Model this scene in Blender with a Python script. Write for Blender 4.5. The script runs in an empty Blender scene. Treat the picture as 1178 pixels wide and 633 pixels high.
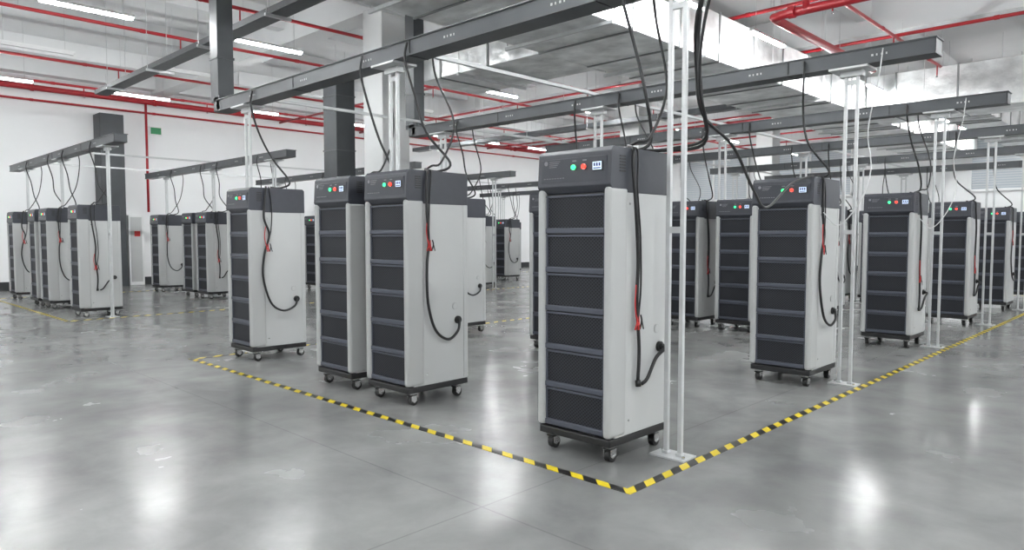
import bpy, bmesh, math, random
from mathutils import Vector, Matrix
random.seed(7)
scene = bpy.context.scene
scene.view_settings.view_transform = 'Standard'
scene.view_settings.exposure = 0.34

# ------------------------------------------------------------ materials
def new_mat(name):
    m = bpy.data.materials.new(name); m.use_nodes = True
    nt = m.node_tree
    return m, nt, nt.nodes["Principled BSDF"]

def mat(name, col, rough=0.5, metal=0.0, emit=None, estr=0.0, noise=0.0, nscale=8.0, bump=0.0, bscale=60):
    m, nt, b = new_mat(name)
    b.inputs["Base Color"].default_value = (*col, 1)
    b.inputs["Roughness"].default_value = rough
    b.inputs["Metallic"].default_value = metal
    tc = nt.nodes.new("ShaderNodeTexCoord")
    if noise > 0:
        n = nt.nodes.new("ShaderNodeTexNoise"); n.inputs["Scale"].default_value = nscale
        n.inputs["Detail"].default_value = 4
        r = nt.nodes.new("ShaderNodeValToRGB")
        r.color_ramp.elements[0].color = (*[c*(1-noise) for c in col], 1)
        r.color_ramp.elements[1].color = (*[min(1, c*(1+noise)) for c in col], 1)
        r.color_ramp.elements[0].position = .3; r.color_ramp.elements[1].position = .7
        nt.links.new(tc.outputs["Object"], n.inputs["Vector"])
        nt.links.new(n.outputs["Fac"], r.inputs["Fac"])
        nt.links.new(r.outputs["Color"], b.inputs["Base Color"])
    if bump > 0:
        n2 = nt.nodes.new("ShaderNodeTexNoise"); n2.inputs["Scale"].default_value = bscale
        n2.inputs["Detail"].default_value = 4
        bp = nt.nodes.new("ShaderNodeBump"); bp.inputs["Strength"].default_value = bump
        bp.inputs["Distance"].default_value = .05
        nt.links.new(tc.outputs["Object"], n2.inputs["Vector"])
        nt.links.new(n2.outputs["Fac"], bp.inputs["Height"])
        nt.links.new(bp.outputs["Normal"], b.inputs["Normal"])
    if emit:
        b.inputs["Emission Color"].default_value = (*emit, 1)
        b.inputs["Emission Strength"].default_value = estr
    return m

M = {}
M['side']   = mat("light_grey_panel", (.47, .477, .475), .40, noise=.02, nscale=3)
M['pillar'] = mat("corner_pillar_grey", (.40, .405, .402), .36)
M['hood']   = mat("hood_dark_grey", (.040, .043, .054), .40, noise=.05, nscale=20)
M['frame']  = mat("module_frame", (.062, .068, .090), .42)
M['black']  = mat("black_plastic", (.010, .010, .011), .45)
M['rubber'] = mat("black_rubber", (.01, .01, .01), .5)
M['chrome'] = mat("chrome", (.6, .6, .6), .25, 1.0)
M['greenl'] = mat("green_lamp", (.02, .6, .15), .3, emit=(.03, 1, .25), estr=2.0)
M['redl']   = mat("red_lamp", (.7, .02, .02), .3, emit=(1, .04, .02), estr=2.2)
M['disp']   = mat("meter_display", (.6, .7, .85), .3, emit=(.6, .75, 1), estr=.5)
M['dispf']  = mat("meter_digits", (.02, .03, .15), .3)
M['label']  = mat("label_white", (.50, .50, .50), .5)
M['dim']    = mat("label_dim", (.25, .25, .27), .5)
M['redclip']= mat("red_clip", (.50, .02, .02), .4)
M['cable']  = mat("cable_black", (.010, .010, .011), .40)
M['wcable'] = mat("cable_white", (.6, .6, .6), .5)
M['galv']   = mat("galvanised_steel", (.56, .57, .575), .42, .35, noise=.06, nscale=12)
M['slot']   = mat("slot_shadow", (.33, .33, .33), .6)
M['tray']   = mat("cable_tray_grey", (.072, .077, .083), .40, .25, noise=.08, nscale=5)
M['white']  = mat("white_paint", (.83, .835, .84), .7, noise=.015, nscale=1.5)
M['ceil']   = mat("ceiling_paint", (.70, .705, .71), .8, noise=.05, nscale=.8)
M['column'] = mat("column_paint", (.64, .645, .645), .7, noise=.04, nscale=2)
M['darkclad']= mat("dark_cladding", (.050, .055, .06), .5, noise=.1, nscale=3)
M['base']   = mat("baseboard_dark", (.03, .032, .035), .5)
M['pipe']   = mat("red_pipe_paint", (.38, .016, .024), .38)
M['foil']   = mat("duct_foil", (.74, .75, .75), .32, .55, noise=.28, nscale=2.4, bump=.9, bscale=2.6)
M['foilseam']= mat("duct_seam", (.26, .27, .27), .4, .6)
M['lamp']   = mat("tube_emitter", (1, 1, 1), .5, emit=(.965, .995, 1.0), estr=175)
M['lamphouse'] = mat("lamp_housing", (.78, .78, .78), .5)
M['glass']  = mat("window_glass", (.5, .55, .6), .15)
M['blind']  = mat("blind_slats", (.6, .62, .64), .5)
M['exit']   = mat("exit_green", (.02, .25, .09), .4)

def perforated():
    m, nt, b = new_mat("perforated_mesh")
    tc = nt.nodes.new("ShaderNodeTexCoord")
    sp = nt.nodes.new("ShaderNodeSeparateXYZ")
    nt.links.new(tc.outputs["Object"], sp.inputs[0])
    def sn(out, f):
        a = nt.nodes.new("ShaderNodeMath"); a.operation = 'MULTIPLY'; a.inputs[1].default_value = f
        nt.links.new(out, a.inputs[0])
        s = nt.nodes.new("ShaderNodeMath"); s.operation = 'SINE'; nt.links.new(a.outputs[0], s.inputs[0]); return s
    s1 = sn(sp.outputs["X"], 2*math.pi/.026); s2 = sn(sp.outputs["Z"], 2*math.pi/.022)
    mu = nt.nodes.new("ShaderNodeMath"); mu.operation = 'MULTIPLY'
    nt.links.new(s1.outputs[0], mu.inputs[0]); nt.links.new(s2.outputs[0], mu.inputs[1])
    r = nt.nodes.new("ShaderNodeValToRGB")
    r.color_ramp.elements[0].color = (.026, .028, .035, 1); r.color_ramp.elements[1].color = (.002, .002, .003, 1)
    r.color_ramp.elements[0].position = .05; r.color_ramp.elements[1].position = .38
    nt.links.new(mu.outputs[0], r.inputs["Fac"]); nt.links.new(r.outputs["Color"], b.inputs["Base Color"])
    b.inputs["Roughness"].default_value = .55
    b.inputs["Specular IOR Level"].default_value = .3
    return m
M['perf'] = perforated()

def floor_mat():
    m, nt, b = new_mat("polished_concrete")
    N, L = nt.nodes.new, nt.links.new
    tc = N("ShaderNodeTexCoord")
    n1 = N("ShaderNodeTexNoise"); n1.inputs["Scale"].default_value = .45; n1.inputs["Detail"].default_value = 6; n1.inputs["Distortion"].default_value = .5
    n2 = N("ShaderNodeTexNoise"); n2.inputs["Scale"].default_value = 2.2; n2.inputs["Detail"].default_value = 9; n2.inputs["Roughness"].default_value = .6; n2.inputs["Distortion"].default_value = .3
    n3 = N("ShaderNodeTexNoise"); n3.inputs["Scale"].default_value = 1.1; n3.inputs["Detail"].default_value = 5
    for n in (n1, n2, n3): L(tc.outputs["Object"], n.inputs["Vector"])
    r1 = N("ShaderNodeValToRGB"); r1.color_ramp.elements[0].position = .32; r1.color_ramp.elements[1].position = .68
    r1.color_ramp.elements[0].color = (.170, .173, .171, 1); r1.color_ramp.elements[1].color = (.250, .252, .248, 1)
    L(n1.outputs["Fac"], r1.inputs["Fac"])
    r2 = N("ShaderNodeValToRGB"); r2.color_ramp.elements[0].position = .3; r2.color_ramp.elements[1].position = .7
    r2.color_ramp.elements[0].color = (.80, .80, .80, 1); r2.color_ramp.elements[1].color = (1.16, 1.16, 1.15, 1)
    L(n2.outputs["Fac"], r2.inputs["Fac"])
    mx = N("ShaderNodeMix"); mx.data_type = 'RGBA'; mx.blend_type = 'MULTIPLY'; mx.inputs[0].default_value = 1
    L(r1.outputs["Color"], mx.inputs[6]); L(r2.outputs["Color"], mx.inputs[7])
    sp = N("ShaderNodeSeparateXYZ"); L(tc.outputs["Object"], sp.inputs[0])
    def joint(out, per, off):
        a = N("ShaderNodeMath"); a.operation = 'ADD'; a.inputs[1].default_value = off; L(out, a.inputs[0])
        p = N("ShaderNodeMath"); p.operation = 'PINGPONG'; p.inputs[1].default_value = per; L(a.outputs[0], p.inputs[0])
        c = N("ShaderNodeMath"); c.operation = 'LESS_THAN'; c.inputs[1].default_value = .005; L(p.outputs[0], c.inputs[0]); return c
    j1 = joint(sp.outputs["X"], 3.0, 200.6); j2 = joint(sp.outputs["Y"], 3.0, 201.55)
    mxx = N("ShaderNodeMath"); mxx.operation = 'MAXIMUM'; L(j1.outputs[0], mxx.inputs[0]); L(j2.outputs[0], mxx.inputs[1])
    sc = N("ShaderNodeMath"); sc.operation = 'MULTIPLY'; sc.inputs[1].default_value = .3; L(mxx.outputs[0], sc.inputs[0])
    mj = N("ShaderNodeMix"); mj.data_type = 'RGBA'; L(sc.outputs[0], mj.inputs[0]); L(mx.outputs[2], mj.inputs[6]); mj.inputs[7].default_value = (.06, .06, .06, 1)
    L(mj.outputs[2], b.inputs["Base Color"])
    rr = N("ShaderNodeMapRange"); rr.inputs[1].default_value = .3; rr.inputs[2].default_value = .7; rr.inputs[3].default_value = .16; rr.inputs[4].default_value = .30
    L(n3.outputs["Fac"], rr.inputs[0]); L(rr.outputs[0], b.inputs["Roughness"])
    bp = N("ShaderNodeBump"); bp.inputs["Strength"].default_value = .12; bp.inputs["Distance"].default_value = .006
    L(n2.outputs["Fac"], bp.inputs["Height"]); L(bp.outputs["Normal"], b.inputs["Normal"])
    b.inputs["Specular IOR Level"].default_value = .36
    return m
M['floor'] = floor_mat()

def tape_mat():
    m, nt, b = new_mat("hazard_tape")
    N, L = nt.nodes.new, nt.links.new
    tc = N("ShaderNodeTexCoord"); sp = N("ShaderNodeSeparateXYZ"); L(tc.outputs["Object"], sp.inputs[0])
    a = N("ShaderNodeMath"); a.operation = 'ADD'; L(sp.outputs[0], a.inputs[0]); L(sp.outputs[1], a.inputs[1])
    d = N("ShaderNodeMath"); d.operation = 'DIVIDE'; d.inputs[1].default_value = .19; L(a.outputs[0], d.inputs[0])
    f = N("ShaderNodeMath"); f.operation = 'FRACT'; L(d.outputs[0], f.inputs[0])
    g = N("ShaderNodeMath"); g.operation = 'GREATER_THAN'; g.inputs[1].default_value = .48; L(f.outputs[0], g.inputs[0])
    mx = N("ShaderNodeMix"); mx.data_type = 'RGBA'; L(g.outputs[0], mx.inputs[0])
    mx.inputs[6].default_value = (.68, .52, .02, 1); mx.inputs[7].default_value = (.012, .012, .012, 1)
    L(mx.outputs[2], b.inputs["Base Color"]); b.inputs["Roughness"].default_value = .4
    return m
M['tape'] = tape_mat()

# ------------------------------------------------------------ mesh builder
class MB:
    def __init__(s): s.bm = bmesh.new(); s.mats = []
    def mi(s, k):
        if k not in s.mats: s.mats.append(k)
        return s.mats.index(k)
    def _merge(s, b2, k, smooth=False):
        me = bpy.data.meshes.new("tmp"); i = s.mi(k)
        for f in b2.faces: f.material_index = i; f.smooth = smooth
        b2.to_mesh(me); b2.free(); s.bm.from_mesh(me); bpy.data.meshes.remove(me)
    def box(s, x0, x1, y0, y1, z0, z1, k, bev=0, seg=2, vert_only=False):
        b = bmesh.new(); bmesh.ops.create_cube(b, size=1)
        for v in b.verts:
            v.co = Vector(((x0+x1)/2+v.co.x*(x1-x0), (y0+y1)/2+v.co.y*(y1-y0), (z0+z1)/2+v.co.z*(z1-z0)))
        if bev > 0:
            ed = [e for e in b.edges if (not vert_only) or abs(e.verts[0].co.z-e.verts[1].co.z) > 1e-5]
            bmesh.ops.bevel(b, geom=ed, offset=bev, segments=seg, profile=.5, affect='EDGES')
        s._merge(b, k)
    def cyl(s, p, r, h, axis, k, n=16, r2=None):
        b = bmesh.new(); bmesh.ops.create_cone(b, cap_ends=True, segments=n, radius1=r, radius2=r if r2 is None else r2, depth=h)
        rot = {'Z': Matrix(), 'X': Matrix.Rotation(math.pi/2, 4, 'Y'), 'Y': Matrix.Rotation(math.pi/2, 4, 'X')}[axis]
        bmesh.ops.transform(b, matrix=Matrix.Translation(p) @ rot, verts=b.verts)
        s._merge(b, k, False)
    def prism(s, prof, x0, x1, k, bev=0):   # profile in YZ extruded over X
        b = bmesh.new()
        A = [b.verts.new((x0, y, z)) for y, z in prof]; B = [b.verts.new((x1, y, z)) for y, z in prof]
        b.faces.new(A); b.faces.new(B[::-1]); n = len(prof)
        for i in range(n): b.faces.new((A[i], B[i], B[(i+1) % n], A[(i+1) % n]))
        bmesh.ops.recalc_face_normals(b, faces=b.faces)
        if bev: bmesh.ops.bevel(b, geom=b.edges[:], offset=bev, segments=2, profile=.5, affect='EDGES')
        s._merge(b, k)
    def tube(s, pts, r, k, n=8, smooth_path=True, sub=6):
        P = [Vector(p) for p in pts]
        if smooth_path and len(P) > 2:
            Q = []
            E = [P[0]*2-P[1]]+P+[P[-1]*2-P[-2]]
            for i in range(1, len(E)-2):
                for j in range(sub):
                    t = j/sub; a, b_, c, d = E[i-1], E[i], E[i+1], E[i+2]
                    Q.append(.5*((2*b_)+(-a+c)*t+(2*a-5*b_+4*c-d)*t*t+(-a+3*b_-3*c+d)*t**3))
            Q.append(P[-1]); P = Q
        b = bmesh.new(); rings = []; up = None
        for i, p in enumerate(P):
            t = (P[min(i+1, len(P)-1)]-P[max(i-1, 0)]).normalized()
            if up is None: up = Vector((0, 0, 1)) if abs(t.z) < .9 else Vector((1, 0, 0))
            s1 = t.cross(up)
            if s1.length < 1e-4: s1 = t.orthogonal()
            s1.normalize(); up = s1.cross(t).normalized()
            rings.append([b.verts.new(p+(s1*math.cos(2*math.pi*q/n)+up*math.sin(2*math.pi*q/n))*r) for q in range(n)])
        for i in range(len(rings)-1):
            for q in range(n):
                b.faces.new((rings[i][q], rings[i][(q+1) % n], rings[i+1][(q+1) % n], rings[i+1][q]))
        b.faces.new(rings[0][::-1]); b.faces.new(rings[-1])
        bmesh.ops.recalc_face_normals(b, faces=b.faces)
        s._merge(b, k, True)
    def mesh(s, name):
        me = bpy.data.meshes.new(name); s.bm.to_mesh(me); s.bm.free()
        for k in s.mats: me.materials.append(M[k])
        return me
    def obj(s, name, loc=(0, 0, 0)):
        o = bpy.data.objects.new(name, s.mesh(name)); o.location = loc
        scene.collection.objects.link(o); return o
def inst(name, me, loc, rz=0, parent=None):
    o = bpy.data.objects.new(name, me); o.location = loc; o.rotation_euler[2] = rz
    scene.collection.objects.link(o)
    if parent: o.parent = parent
    return o
def simple_box(name, x0, x1, y0, y1, z0, z1, k, bev=0):
    b = MB(); b.box(x0, x1, y0, y1, z0, z1, k, bev); return b.obj(name)

# ------------------------------------------------------------ room shell
XW, XE, YS, YN, ZC = -22.0, 9.0, -9.0, 30.0, 6.2
simple_box("floor", XW-.2, XE+.2, YS-.2, YN+.2, -.2, 0, 'floor')
simple_box("ceiling", XW-.2, XE+.2, YS-.2, YN+.2, ZC, ZC+.2, 'ceil')
simple_box("wall_west", XW-.2, XW, YS, YN, 0, ZC, 'white')
simple_box("wall_east", XE, XE+.2, YS, YN, 0, ZC, 'white')
simple_box("wall_south", XW-.2, XE+.2, YS-.2, YS, 0, ZC, 'white')
simple_box("wall_north", XW-.2, XE+.2, YN, YN+.2, 0, ZC, 'white')
simple_box("baseboard_west", XW, XW+.03, YS, YN, 0, .22, 'base')
simple_box("baseboard_north", XW, XE, YN-.03, YN, 0, .22, 'base')
# beams
for y in (-8.25, -.25, 7.75, 15.75, 23.75):
    simple_box("ceiling_beam", XW, XE, y-.22, y+.22, 5.5, ZC, 'ceil')
x = -20.3
while x < XE:
    simple_box("ceiling_beam", x-.14, x+.14, YS, YN, 5.8, ZC, 'ceil'); x += 3.05
simple_box("ceiling_beam", XW, XW+.4, YS, YN, 5.6, ZC, 'ceil')
# windows north
for wi, wx in enumerate((-17.8, -13.4, -6.0, -1.6)):
    b = MB()
    b.box(wx, wx+3.4, YN-.06, YN, 3.1, 5.1, 'glass')
    for i in range(22): b.box(wx+.05, wx+3.35, YN-.10, YN-.065, 3.15+i*.088, 3.19+i*.088, 'blind')
    for q in (wx, wx+1.66, wx+3.32): b.box(q, q+.08, YN-.12, YN, 3.05, 5.15, 'white')
    b.box(wx, wx+3.4, YN-.12, YN, 3.02, 3.1, 'white'); b.box(wx, wx+3.4, YN-.12, YN, 5.1, 5.18, 'white')
    b.obj("window_%d" % (wi+1))

# columns
for cx, cy in ((-10.75, 7.75), (-10.75, 15.75), (-10.75, 23.75), (.4, 15.75), (.4, 23.75)):
    b = MB(); b.box(cx-.3, cx+.3, cy-.3, cy+.3, 0, 5.5, 'column', .02)
    b.box(cx-.315, cx+.315, cy-.315, cy+.315, 0, 1.2, 'darkclad', .01)
    b.obj("column")
b = MB(); b.box(-11.85, -11.40, 7.1, 7.5, 0, 4.5, 'darkclad', .01)
for z in (1, 2, 3, 4): b.box(-11.86, -11.39, 7.09, 7.51, z-.01, z+.01, 'tray')
b.obj("vertical_cable_trunking")
b = MB(); b.box(XW+.03, XW+.6, 6.0, 6.6, 0, 4.75, 'darkclad', .01); b.obj("wall_column")

# ------------------------------------------------------------ hazard tape
b = MB(); w = .06
for (x0, x1) in ((-8.19, -2.15), (-19.3, -13.26)):
    b.box(x0, x1, 3.13, 3.13+w, .0005, .003, 'tape')
    b.box(x0, x1, 20.2, 20.2+w, .0005, .003, 'tape')
    b.box(x1-w, x1, 3.13+w, 20.2, .0005, .003, 'tape')
    b.box(x0, x0+w, 3.13+w, 20.2, .0005, .003, 'tape')
b.obj("floor_marking_tape")

# ------------------------------------------------------------ battery test cabinet
W, D, H = .58, .65, 1.94
def cabinet_mesh(var):
    b = MB(); hx = W/2
    # casters
    for cx in (-.225, .225):
        for cy in (.07, .58):
            a = random.uniform(-.02, .02)
            b.box(cx-.045, cx+.045, cy-.04, cy+.04, .100, .112, 'chrome', .003)
            b.cyl((cx, cy, .092), .022, .02, 'Z', 'chrome')
            b.box(cx-.030, cx-.024, cy-.02+a, cy+.035+a, .035, .09, 'chrome', .002)
            b.box(cx+.024, cx+.030, cy-.02+a, cy+.035+a, .035, .09, 'chrome', .002)
            b.box(cx-.030, cx+.030, cy-.03+a, cy+.035+a, .080, .09, 'black', .002)
            b.cyl((cx, cy+.012+a, .040), .040, .040, 'X', 'rubber', 20)
            b.cyl((cx, cy+.012+a, .040), .018, .046, 'X', 'chrome', 12)
            b.cyl((cx, cy+.012+a, .040), .007, .066, 'X', 'chrome', 8)
    b.box(-hx+.004, hx-.004, -.004, D, .110, .160, 'black', .008)
    # body
    b.box(-hx+.006, hx-.006, .05, D-.005, .160, 1.675, 'side', .004)
    b.box(-hx+.02, hx-.02, D-.01, D+.004, .2, 1.66, 'side', .003)
    # modules
    b.box(-.24, .24, .024, .06, .16, 1.70, 'black')
    n = 6; z0 = .175; p = (1.665-z0)/n
    for i in range(n):
        a = z0+i*p
        b.box(-.236, .236, -.006, .03, a, a+.036, 'frame', .005)            # lower rail
        b.box(-.236, -.222, .002, .03, a+.036, a+p-.020, 'frame', .002)
        b.box(.222, .236, .002, .03, a+.036, a+p-.020, 'frame', .002)
        b.box(-.222, .222, .010, .026, a+.034, a+p-.018, 'perf')
        b.box(-.236, .236, .000, .03, a+p-.020, a+p-.006, 'frame', .002)
        b.box(-.236, .236, .014, .03, a+p-.006, a+p, 'black')
    # pillars
    for sgn in (-1, 1):
        xa, xb = sorted((sgn*.236, sgn*(hx+.004)))
        b.box(xa, xb, -.022, .165, .165, 1.70, 'pillar', .026, 4)
    # rear edge strips
    for sgn in (-1, 1):
        xa, xb = sorted((sgn*(hx-.03), sgn*(hx-.001)))
        b.box(xa, xb, D-.05, D, .17, 1.67, 'side', .006)
    # hood
    prof = [(.012, 1.668), (-.022, 1.71), (-.010, 1.915), (.012, H), (D-.02, H), (D, H-.02), (D, 1.668)]
    b.prism(prof, -hx, hx, 'hood', .005)
    b.box(-hx+.03, hx-.03, -.021, -.01, 1.735, 1.885, 'hood', .003)
    b.box(-hx+.01, hx-.01, .03, D-.02, 1.655, 1.67, 'black')
    # front controls
    f = -.022
    for x, k in ((.015, 'greenl'), (.095, 'redl')):
        b.cyl((x, f-.002, 1.825), .018, .010, 'Y', 'chrome', 20)
        b.cyl((x, f-.008, 1.825), .015, .016, 'Y', k, 20)
        b.box(x-.015, x+.015, f-.001, f+.004, 1.862, 1.868, 'dim')
    b.box(.155, .235, f-.005, f+.006, 1.795, 1.855, 'black', .003)
    b.box(.162, .228, f-.007, f, 1.801, 1.849, 'disp')
    for i in range(3): b.box(.170+i*.019, .182+i*.019, f-.008, f, 1.822, 1.842, 'dispf')
    b.box(.168, .222, f-.008, f, 1.807, 1.814, 'dispf')
    b.cyl((-.215, f, 1.862), .014, .006, 'Y', 'dim', 16)
    for i in range(4): b.box(-.19+0*i, -.10-.01*i, f-.001, f+.004, 1.868-i*.011, 1.871-i*.011, 'dim')
    for i in range(8): b.box(-.235+i*.022, -.222+i*.022, f-.001, f+.004, 1.762, 1.767, 'dim')
    # hood side louvres
    for sgn in (-1, 1):
        for i in range(6):
            xa, xb = sorted((sgn*(hx-.002), sgn*(hx+.002)))
            b.box(xa, xb, .07, .13, 1.79+i*.018, 1.799+i*.018, 'black')
    # side fittings (+X side)
    s = hx-.006
    b.cyl((s, .50, .80), .030, .008, 'X', 'pillar', 24); b.cyl((s+.003, .50, .80), .024, .008, 'X', 'side', 24)
    b.cyl((s+.006, .53, .68), .034, .024, 'X', 'black', 20); b.cyl((s+.018, .53, .68), .022, .03, 'X', 'rubber', 16)
    for z in (.25, 1.60):
        for y in (.19, .61): b.cyl((s, y, z), .007, .006, 'X', 'chrome', 8)
    # side cables
    o = s+.03
    r = random.uniform
    dy = r(-.02, .03)
    top = [(hx-.05, .22+dy, H+.015), (hx+.012, .19+dy, H-.01), (o, .17+dy, 1.83)]
    if var == 0:
        b.tube(top+[(o+.01, .20, 1.55), (o, .24, 1.25), (o, .23, 1.0), (o, .26, .70), (o, .25, .50)], .012, 'cable')
        b.tube([(o, .25, .50), (o+.004, .25, .46)], .018, 'rubber', smooth_path=False)
        b.tube([(s+.03, .53, .68), (s+.06, .50, .67), (o+.02, .42, .62), (o+.01, .34, .50), (o, .29, .47)], .012, 'cable')
        t2 = [(hx-.05, .25+dy, H+.012), (hx+.01, .24+dy, H-.02), (o-.01, .24, 1.7), (o-.005, .27, 1.4), (o-.005, .28, 1.1), (o, .25, .9)]
        b.tube(t2, .006, 'cable'); cz, cyy = .84, .22
    elif var == 1:
        b.tube(top+[(o+.005, .17, 1.6), (o, .19, 1.35), (o, .17, 1.15), (o, .18, .85), (o+.01, .25, .62), (o+.02, .38, .53), (o+.02, .49, .59), (s+.03, .53, .68)], .012, 'cable')
        b.tube([(hx-.05, .25+dy, H+.012), (hx+.01, .23+dy, H-.02), (o-.01, .21, 1.7), (o-.005, .20, 1.5), (o, .19, 1.38)], .006, 'cable'); cz, cyy = 1.30, .18
    else:
        b.tube(top+[(o+.005, .14, 1.6), (o, .20, 1.42), (o, .14, 1.2), (o, .12, .95), (o+.01, .20, .66), (o+.02, .34, .56), (o+.02, .48, .60), (s+.03, .53, .68)], .012, 'cable')
        b.tube([(hx-.05, .25+dy, H+.012), (hx+.01, .23+dy, H-.02), (o-.01, .24, 1.7), (o-.005, .22, 1.45), (o, .17, 1.3)], .006, 'cable'); cz, cyy = 1.25, .16
    # small battery clamps with short leads
    b.tube([(o, cyy, cz+.26), (o+.008, cyy-.02, cz+.15), (o+.006, cyy-.005, cz+.06)], .004, 'redclip', sub=4)
    for k, q, ww in (('redclip', 0, 1), ('redclip', .025, -1), ('black', .05, 1)):
        b.tube([(o+.006, cyy+q-.005, cz+.07), (o+.008, cyy+q+.004*ww, cz+.03), (o+.004, cyy+q-.012*ww, cz-.02)], .0055, k, sub=4)
        b.tube([(o+.010, cyy+q+.004*ww, cz+.03), (o+.012, cyy+q+.018*ww, cz-.02)], .004, k, smooth_path=False)
    return b.mesh("battery_test_cabinet")
CM = [cabinet_mesh(0), cabinet_mesh(1), cabinet_mesh(2)]

# ------------------------------------------------------------ support posts
def post_mesh():
    b = MB()
    b.box(-.13, .12, -.08, .08, 0, .012, 'galv', .002)
    for (x, y) in ((-.10, .04), (.095, -.04)): b.cyl((x, y, .018), .011, .016, 'Z', 'chrome', 6)
    for sg in (-1, 1):
        x = sg*.050
        b.box(x-.014, x+.014, -.014, .014, .012, 2.93, 'galv', .002)
        b.box(x-.022, x+.022, -.022, .022, .012, .03, 'galv', .003)
    for z in (1.42, 2.80):
        b.box(-.036, .036, -.012, .008, z, z+.04, 'galv')
    b.box(-.17, .17, -.13, .13, 2.925, 2.945, 'galv', .002)
    b.box(-.10, .10, -.035, .035, 2.87, 2.93, 'galv', .003)
    return b.mesh("steel_support_post")
PM = post_mesh()

# ------------------------------------------------------------ cable trays
def tray(name, x0, x1, y, z=2.95, riser=True):
    b = MB(); hw = .10; hh = .13
    b.box(x0, x1, y-hw, y+hw, z, z+.006, 'tray')
    b.box(x0, x1, y-hw, y-hw+.006, z+.006, z+hh, 'tray'); b.box(x0, x1, y+hw-.006, y+hw, z+.006, z+hh, 'tray')
    b.box(x0-.01, x1+.01, y-hw-.012, y+hw+.012, z+hh, z+hh+.012, 'tray', .003)
    b.box(x1-.006, x1, y-hw, y+hw, z, z+hh, 'tray')
    b.box(x0, x1, y-hw-.010, y-hw, z, z+.014, 'tray')
    x = x0+1.9
    while x < x1-.3:
        b.box(x-.004, x+.004, y-hw-.006, y+hw+.006, z-.004, z+hh, 'black')
        x += 2.0
    x = x0+.9
    while x < x1-.3:
        for i, ww in enumerate((.018, .012, .018, .012)):
            b.box(x+i*.040, x+i*.040+ww, y-hw-.002, y-hw, z+.058, z+.076, 'label')
        x += 1.15
    if riser:
        b.box(x0-.16, x0+.06, y-hw, y+hw, z+.12, ZC-.005, 'tray', .004)
        b.prism([(y-hw, z), (y+hw, z), (y+hw, z+.2), (y-hw, z+.2)], x0-.10, x0+.1, 'tray', .02)
        for zz in (3.6, 4.4, 5.2): b.box(x0-.17, x0+.07, y-hw-.01, y+hw+.01, zz, zz+.03, 'tray')
    return b.obj(name)

ROWS = [3.43, 6.47, 9.60, 12.70, 15.80, 18.90]
XS1 = [-2.79, -4.84, -5.69, -7.74]
SH = 11.11
jit = {(0, 1): .05, (0, 2): .06, (0, 3): .12}
for blk in (0, 1):
    off = -SH*blk
    for ri, y0 in enumerate(ROWS):
        ty = y0+.45
        tray("cable_tray", -8.8+off-(.6 if blk else 0), -1.64+off, ty, riser=(blk == 0 and ri < 2))
        for px in (-2.34, -5.265, -8.17):
            inst("support_post", PM, (px+off, ty, 0))
        for xi, x in enumerate(XS1):
            if ri == 5 and blk == 1 and xi in (0,): continue
            dy = jit.get((ri, xi), random.uniform(-.02, .06)) if blk == 0 else random.uniform(-.02, .05)
            if (ri, xi) == (0, 0): v = 0
            elif (ri, xi) == (0, 1): v = 1
            elif (ri, xi) == (0, 3): v = 2
            else: v = random.choice((0, 1, 2, 2))
            c = inst("battery_test_cabinet", CM[v], (x+off, y0+dy, 0), random.uniform(-.012, .012) if ri+xi else 0)
            # power feed cable from tray to the hood
            b = MB(); cy = y0+dy; tx = x+random.uniform(-.1, .25); q = random.uniform(-.06, .06)
            hxp = x+.18
            b.tube([(tx, ty-.115, 3.06), (tx+.01, ty-.14, 2.9), (tx+q, ty-.06, 2.6), (tx+q*1.5+.05, cy+.40, 2.3), (hxp+.05, cy+.50, 2.03), (hxp, cy+.42, 1.955), (hxp-.02, cy+.30, 1.955)], .011, 'cable')
            if random.random() < .5 or (ri, xi) == (0, 0):
                b.tube([(tx+.06, ty+.115, 3.06), (tx+.08, ty+.14, 2.8), (x+.34, ty+.05, 2.35), (x+.36, cy+.30, 2.02), (x+.30, cy+.24, 1.98), (x+.22, cy+.24, 1.952)], .009, 'cable')
            o = b.obj("power_cable")
            o.location.x += off

# thick loop of cable beside the nearest post
b = MB()
b.tube([(-2.04, 3.78, 3.2), (-2.05, 3.76, 3.0), (-2.17, 3.80, 2.7), (-2.235, 3.92, 2.4), (-2.22, 3.98, 2.15), (-2.13, 4.20, 1.97), (-2.18, 4.6, 1.72), (-2.35, 5.2, 1.62), (-2.50, 6.0, 1.85), (-2.56, 6.6, 1.955), (-2.66, 6.8, 1.955)], .010, 'cable')
b.tube([(-2.12, 3.77, 3.09), (-2.10, 3.76, 2.9), (-2.18, 3.84, 2.6), (-2.20, 3.92, 2.25), (-2.28, 4.10, 1.99), (-2.56, 3.95, 1.955)], .012, 'cable')
b.tube([(-2.00, 3.77, 3.09), (-2.02, 3.74, 2.9), (-2.13, 3.80, 2.6), (-2.19, 3.88, 2.3), (-2.24, 4.06, 2.03), (-2.45, 4.02, 1.97), (-2.6, 3.9, 1.955)], .010, 'cable')
b.obj("power_cable")
# thin white data cables drooping from the second and third rows
for y0 in (6.92, 10.05):
    b = MB()
    b.tube([(-2.05, y0-.115, 3.06), (-2.07, y0-.14, 2.8), (-2.16, y0-.10, 2.35), (-2.12, y0-.12, 2.0), (-2.20, y0-.16, 1.7), (-2.34, y0-.26, 1.50), (-2.46, y0-.30, 1.62)], .005, 'wcable', 6)
    b.obj("data_cable")

# galvanised strut linking rows (above, between trays)
for off in (0, -SH):
    for x in (-8.4+off, -5.27+off):
        simple_box("strut_channel", x-.02, x+.02, 3.9, 19.4, 3.095, 3.13, 'galv')

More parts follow.
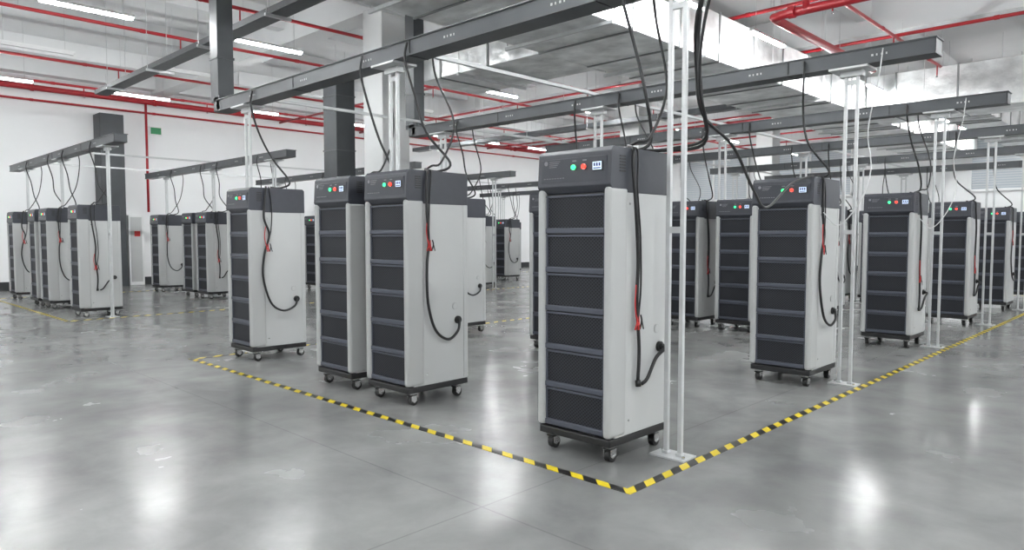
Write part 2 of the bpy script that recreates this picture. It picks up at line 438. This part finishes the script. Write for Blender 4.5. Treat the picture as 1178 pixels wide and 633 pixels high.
# ------------------------------------------------------------ ducts
def duct(name, x0, x1, y0, y1, z0, z1, axis):
    b = MB(); b.box(x0, x1, y0, y1, z0, z1, 'foil', .01)
    a0, a1 = (x0, x1) if axis == 'X' else (y0, y1)
    t = a0+.6
    while t < a1:
        e = .018
        if axis == 'X': b.box(t, t+.035, y0-e, y1+e, z0-e, z1+e, 'foilseam')
        else: b.box(x0-e, x1+e, t, t+.035, z0-e, z1+e, 'foilseam')
        t += 1.2
    t = a0+1.2
    while t < a1:
        if axis == 'X':
            b.box(t-.02, t+.02, y0-.12, y1+.12, z0-.065, z0-.02, 'galv')
            for q in (y0-.09, y1+.09): b.cyl((t, q, (z0+ZC-.05)/2), .006, ZC-z0-.05, 'Z', 'galv', 6)
        else:
            b.box(x0-.12, x1+.12, t-.02, t+.02, z0-.065, z0-.02, 'galv')
            for q in (x0-.09, x1+.09): b.cyl((q, t, (z0+ZC-.05)/2), .006, ZC-z0-.05, 'Z', 'galv', 6)
        t += 2.4
    return b.obj(name)
duct("air_duct", -7.3, -5.60, 1.5, 29.0, 4.2, 4.95, 'Y')
duct("air_duct", -10.3, -7.32, 8.15, 9.6, 4.2, 4.95, 'X')
duct("air_duct", -5.58, 7.0, 17.45, 18.65, 4.1, 5.05, 'X')
duct("air_duct", -4.4, -3.5, 18.7, 29.0, 4.2, 4.8, 'Y')

# ------------------------------------------------------------ high level trays
def hitray(x0, x1, y0, y1, z0, z1):
    b = MB(); b.box(x0, x1, y0, y1, z0, z1, 'tray', .004)
    t = x0+1
    while t < x1:
        b.box(t-.02, t+.02, y0-.06, y1+.06, z0-.04, z0, 'galv')
        for q in (y0-.04, y1+.04): b.cyl((t, q, (z0+ZC-.02)/2), .006, ZC-z0-.04, 'Z', 'galv', 6)
        t += 2.2
    return b.obj("overhead_cable_tray")
hitray(-16.5, -7.4, 4.55, 4.8, 4.34, 4.43)
hitray(-19.4, -7.4, 15.05, 15.35, 4.3, 4.42)

# ------------------------------------------------------------ sprinkler pipes
def pY(x, z, r, y0=YS+.05, y1=YN-.2, heads=True):
    b = MB()
    b.tube([(x, y0, z), (x, y1, z)], r, 'pipe', 10, False)
    t = y0+1.5
    while t < y1:
        b.cyl((x, t, z), r*1.25, .08, 'Y', 'pipe', 10)
        t += 3.0
    if heads:
        for k in range(9):
            y = 2.2+k*3
            b.tube([(x, y, z), (x, y, z-.23)], .014, 'pipe', 6, False); b.cyl((x, y, z-.25), .022, .03, 'Z', 'chrome', 8)
            b.cyl((x, y+.5, z+.2), .005, .4, 'Z', 'galv', 6)
    return b
def pX(y, z, r, x0=XW+.1, x1=XE-.1):
    b = MB()
    b.tube([(x0, y, z), (x1, y, z)], r, 'pipe', 10, False)
    t = x0+1.3
    while t < x1:
        b.cyl((t, y, z), r*1.25, .08, 'X', 'pipe', 10)
        b.cyl((t+.4, y, z+.2), .005, .4, 'Z', 'galv', 6)
        t += 3.0
    b.obj("sprinkler_pipe")
for x in (-11.15, -13.6, -17.1, -19.7, -4.1, -1.2): pY(x, 5.05, .030).obj("sprinkler_pipe")
b = pY(-21.75, 5.25, .075, heads=False)
b.tube([(-21.75, 7.3, 5.25), (-21.75, 7.3, 2.1)], .035, 'pipe', 10, False)
b.obj("sprinkler_pipe")
pY(-21.85, 4.95, .03, heads=False).obj("sprinkler_pipe")
for y in (11.5, 14.6, 19.2, 21.0, 25.5, 27.8): pX(y, 5.15, .032)
pX(22.5, 5.25, .05)
# heavy pipe with elbow on the right
b = MB()
b.tube([(-4.62, 14.8, 4.62), (-4.62, 10.45, 4.62), (-4.60, 10.28, 4.62), (-4.42, 10.22, 4.62), (8.6, 10.2, 4.62)], .065, 'pipe', 12, False)
b.tube([(-4.1, 10.2, 4.62), (-4.1, 10.2, 5.05)], .05, 'pipe', 12, False)
for x in (-4.3, -2.4, .2): b.cyl((x, 10.2, 4.62), .085, .09, 'X', 'pipe', 14)
b.obj("sprinkler_pipe")

# ------------------------------------------------------------ tube lights
def lamp_mesh(lit):
    b = MB()
    b.box(-.035, .035, -.60, .60, .03, .07, 'lamphouse', .004)
    b.box(-.03, .03, -.58, .58, 0.0, .03, 'lamp' if lit else 'lamphouse')
    for y in (-.45, .45): b.cyl((0, y, .07+.61), .004, 1.20, 'Z', 'galv', 6)
    return b.mesh("tube_light")
LM, UM = lamp_mesh(True), lamp_mesh(False)
for k in range(-5, 9):
    y = 5.8+2.72*k
    for x in (-17.45, -11.35, -5.12, .95, 6.2):
        if x == -11.35 and k in (1,): continue
        if x == -5.12 and k in (5,): continue
        if abs(y-18.05) < 1.3 and x > -5: continue
        if abs(y-10.2) < .75 and x > -4.5: continue
        inst("tube_light", LM, (x, y, 4.58))
    for x in (-14.4, -8.4):
        if x == -8.4 and k in (1,): continue
        if abs(y-15.2) < .8 or abs(y-4.7) < .5: continue
        inst("tube_light", UM, (x, y, 4.6))

# ------------------------------------------------------------ wall fittings
b = MB(); b.box(XW+.035, XW+.25, 6.75, 7.15, 0, 2.0, 'lamphouse', .01); b.box(XW+.25, XW+.26, 6.8, 7.1, .1, 1.95, 'side', .004)
b.box(XW+.26, XW+.275, 6.9, 7.05, 1.4, 1.55, 'redclip'); b.obj("electrical_panel_box")
b = MB(); b.box(XW+.002, XW+.06, 7.45, 7.8, 4.35, 4.6, 'lamphouse', .005); b.box(XW+.06, XW+.065, 7.48, 7.77, 4.38, 4.57, 'exit'); b.obj("exit_sign")
b = MB(); b.box(XW+.032, XW+.06, 24.0, 25.9, 0, 2.3, 'pillar', .01); b.box(XW+.06, XW+.09, 24.08, 24.93, .02, 2.22, 'side', .004); b.box(XW+.06, XW+.09, 24.97, 25.82, .02, 2.22, 'side', .004)
b.box(XW+.09, XW+.13, 24.85, 24.89, 1.0, 1.2, 'chrome'); b.obj("door_1")

# ------------------------------------------------------------ world & camera
wd = bpy.data.worlds.new("world"); scene.world = wd; wd.use_nodes = True
wd.node_tree.nodes["Background"].inputs[0].default_value = (.8, .85, .9, 1)
wd.node_tree.nodes["Background"].inputs[1].default_value = .3
cd = bpy.data.cameras.new("camera"); cd.lens = 24.72; cd.sensor_width = 36; cd.clip_start = .05; cd.clip_end = 200
co = bpy.data.objects.new("camera", cd); co.location = (0, 0, 1.4)
co.rotation_euler = (math.radians(90-3.15), 0, math.radians(44.2))
scene.collection.objects.link(co); scene.camera = co
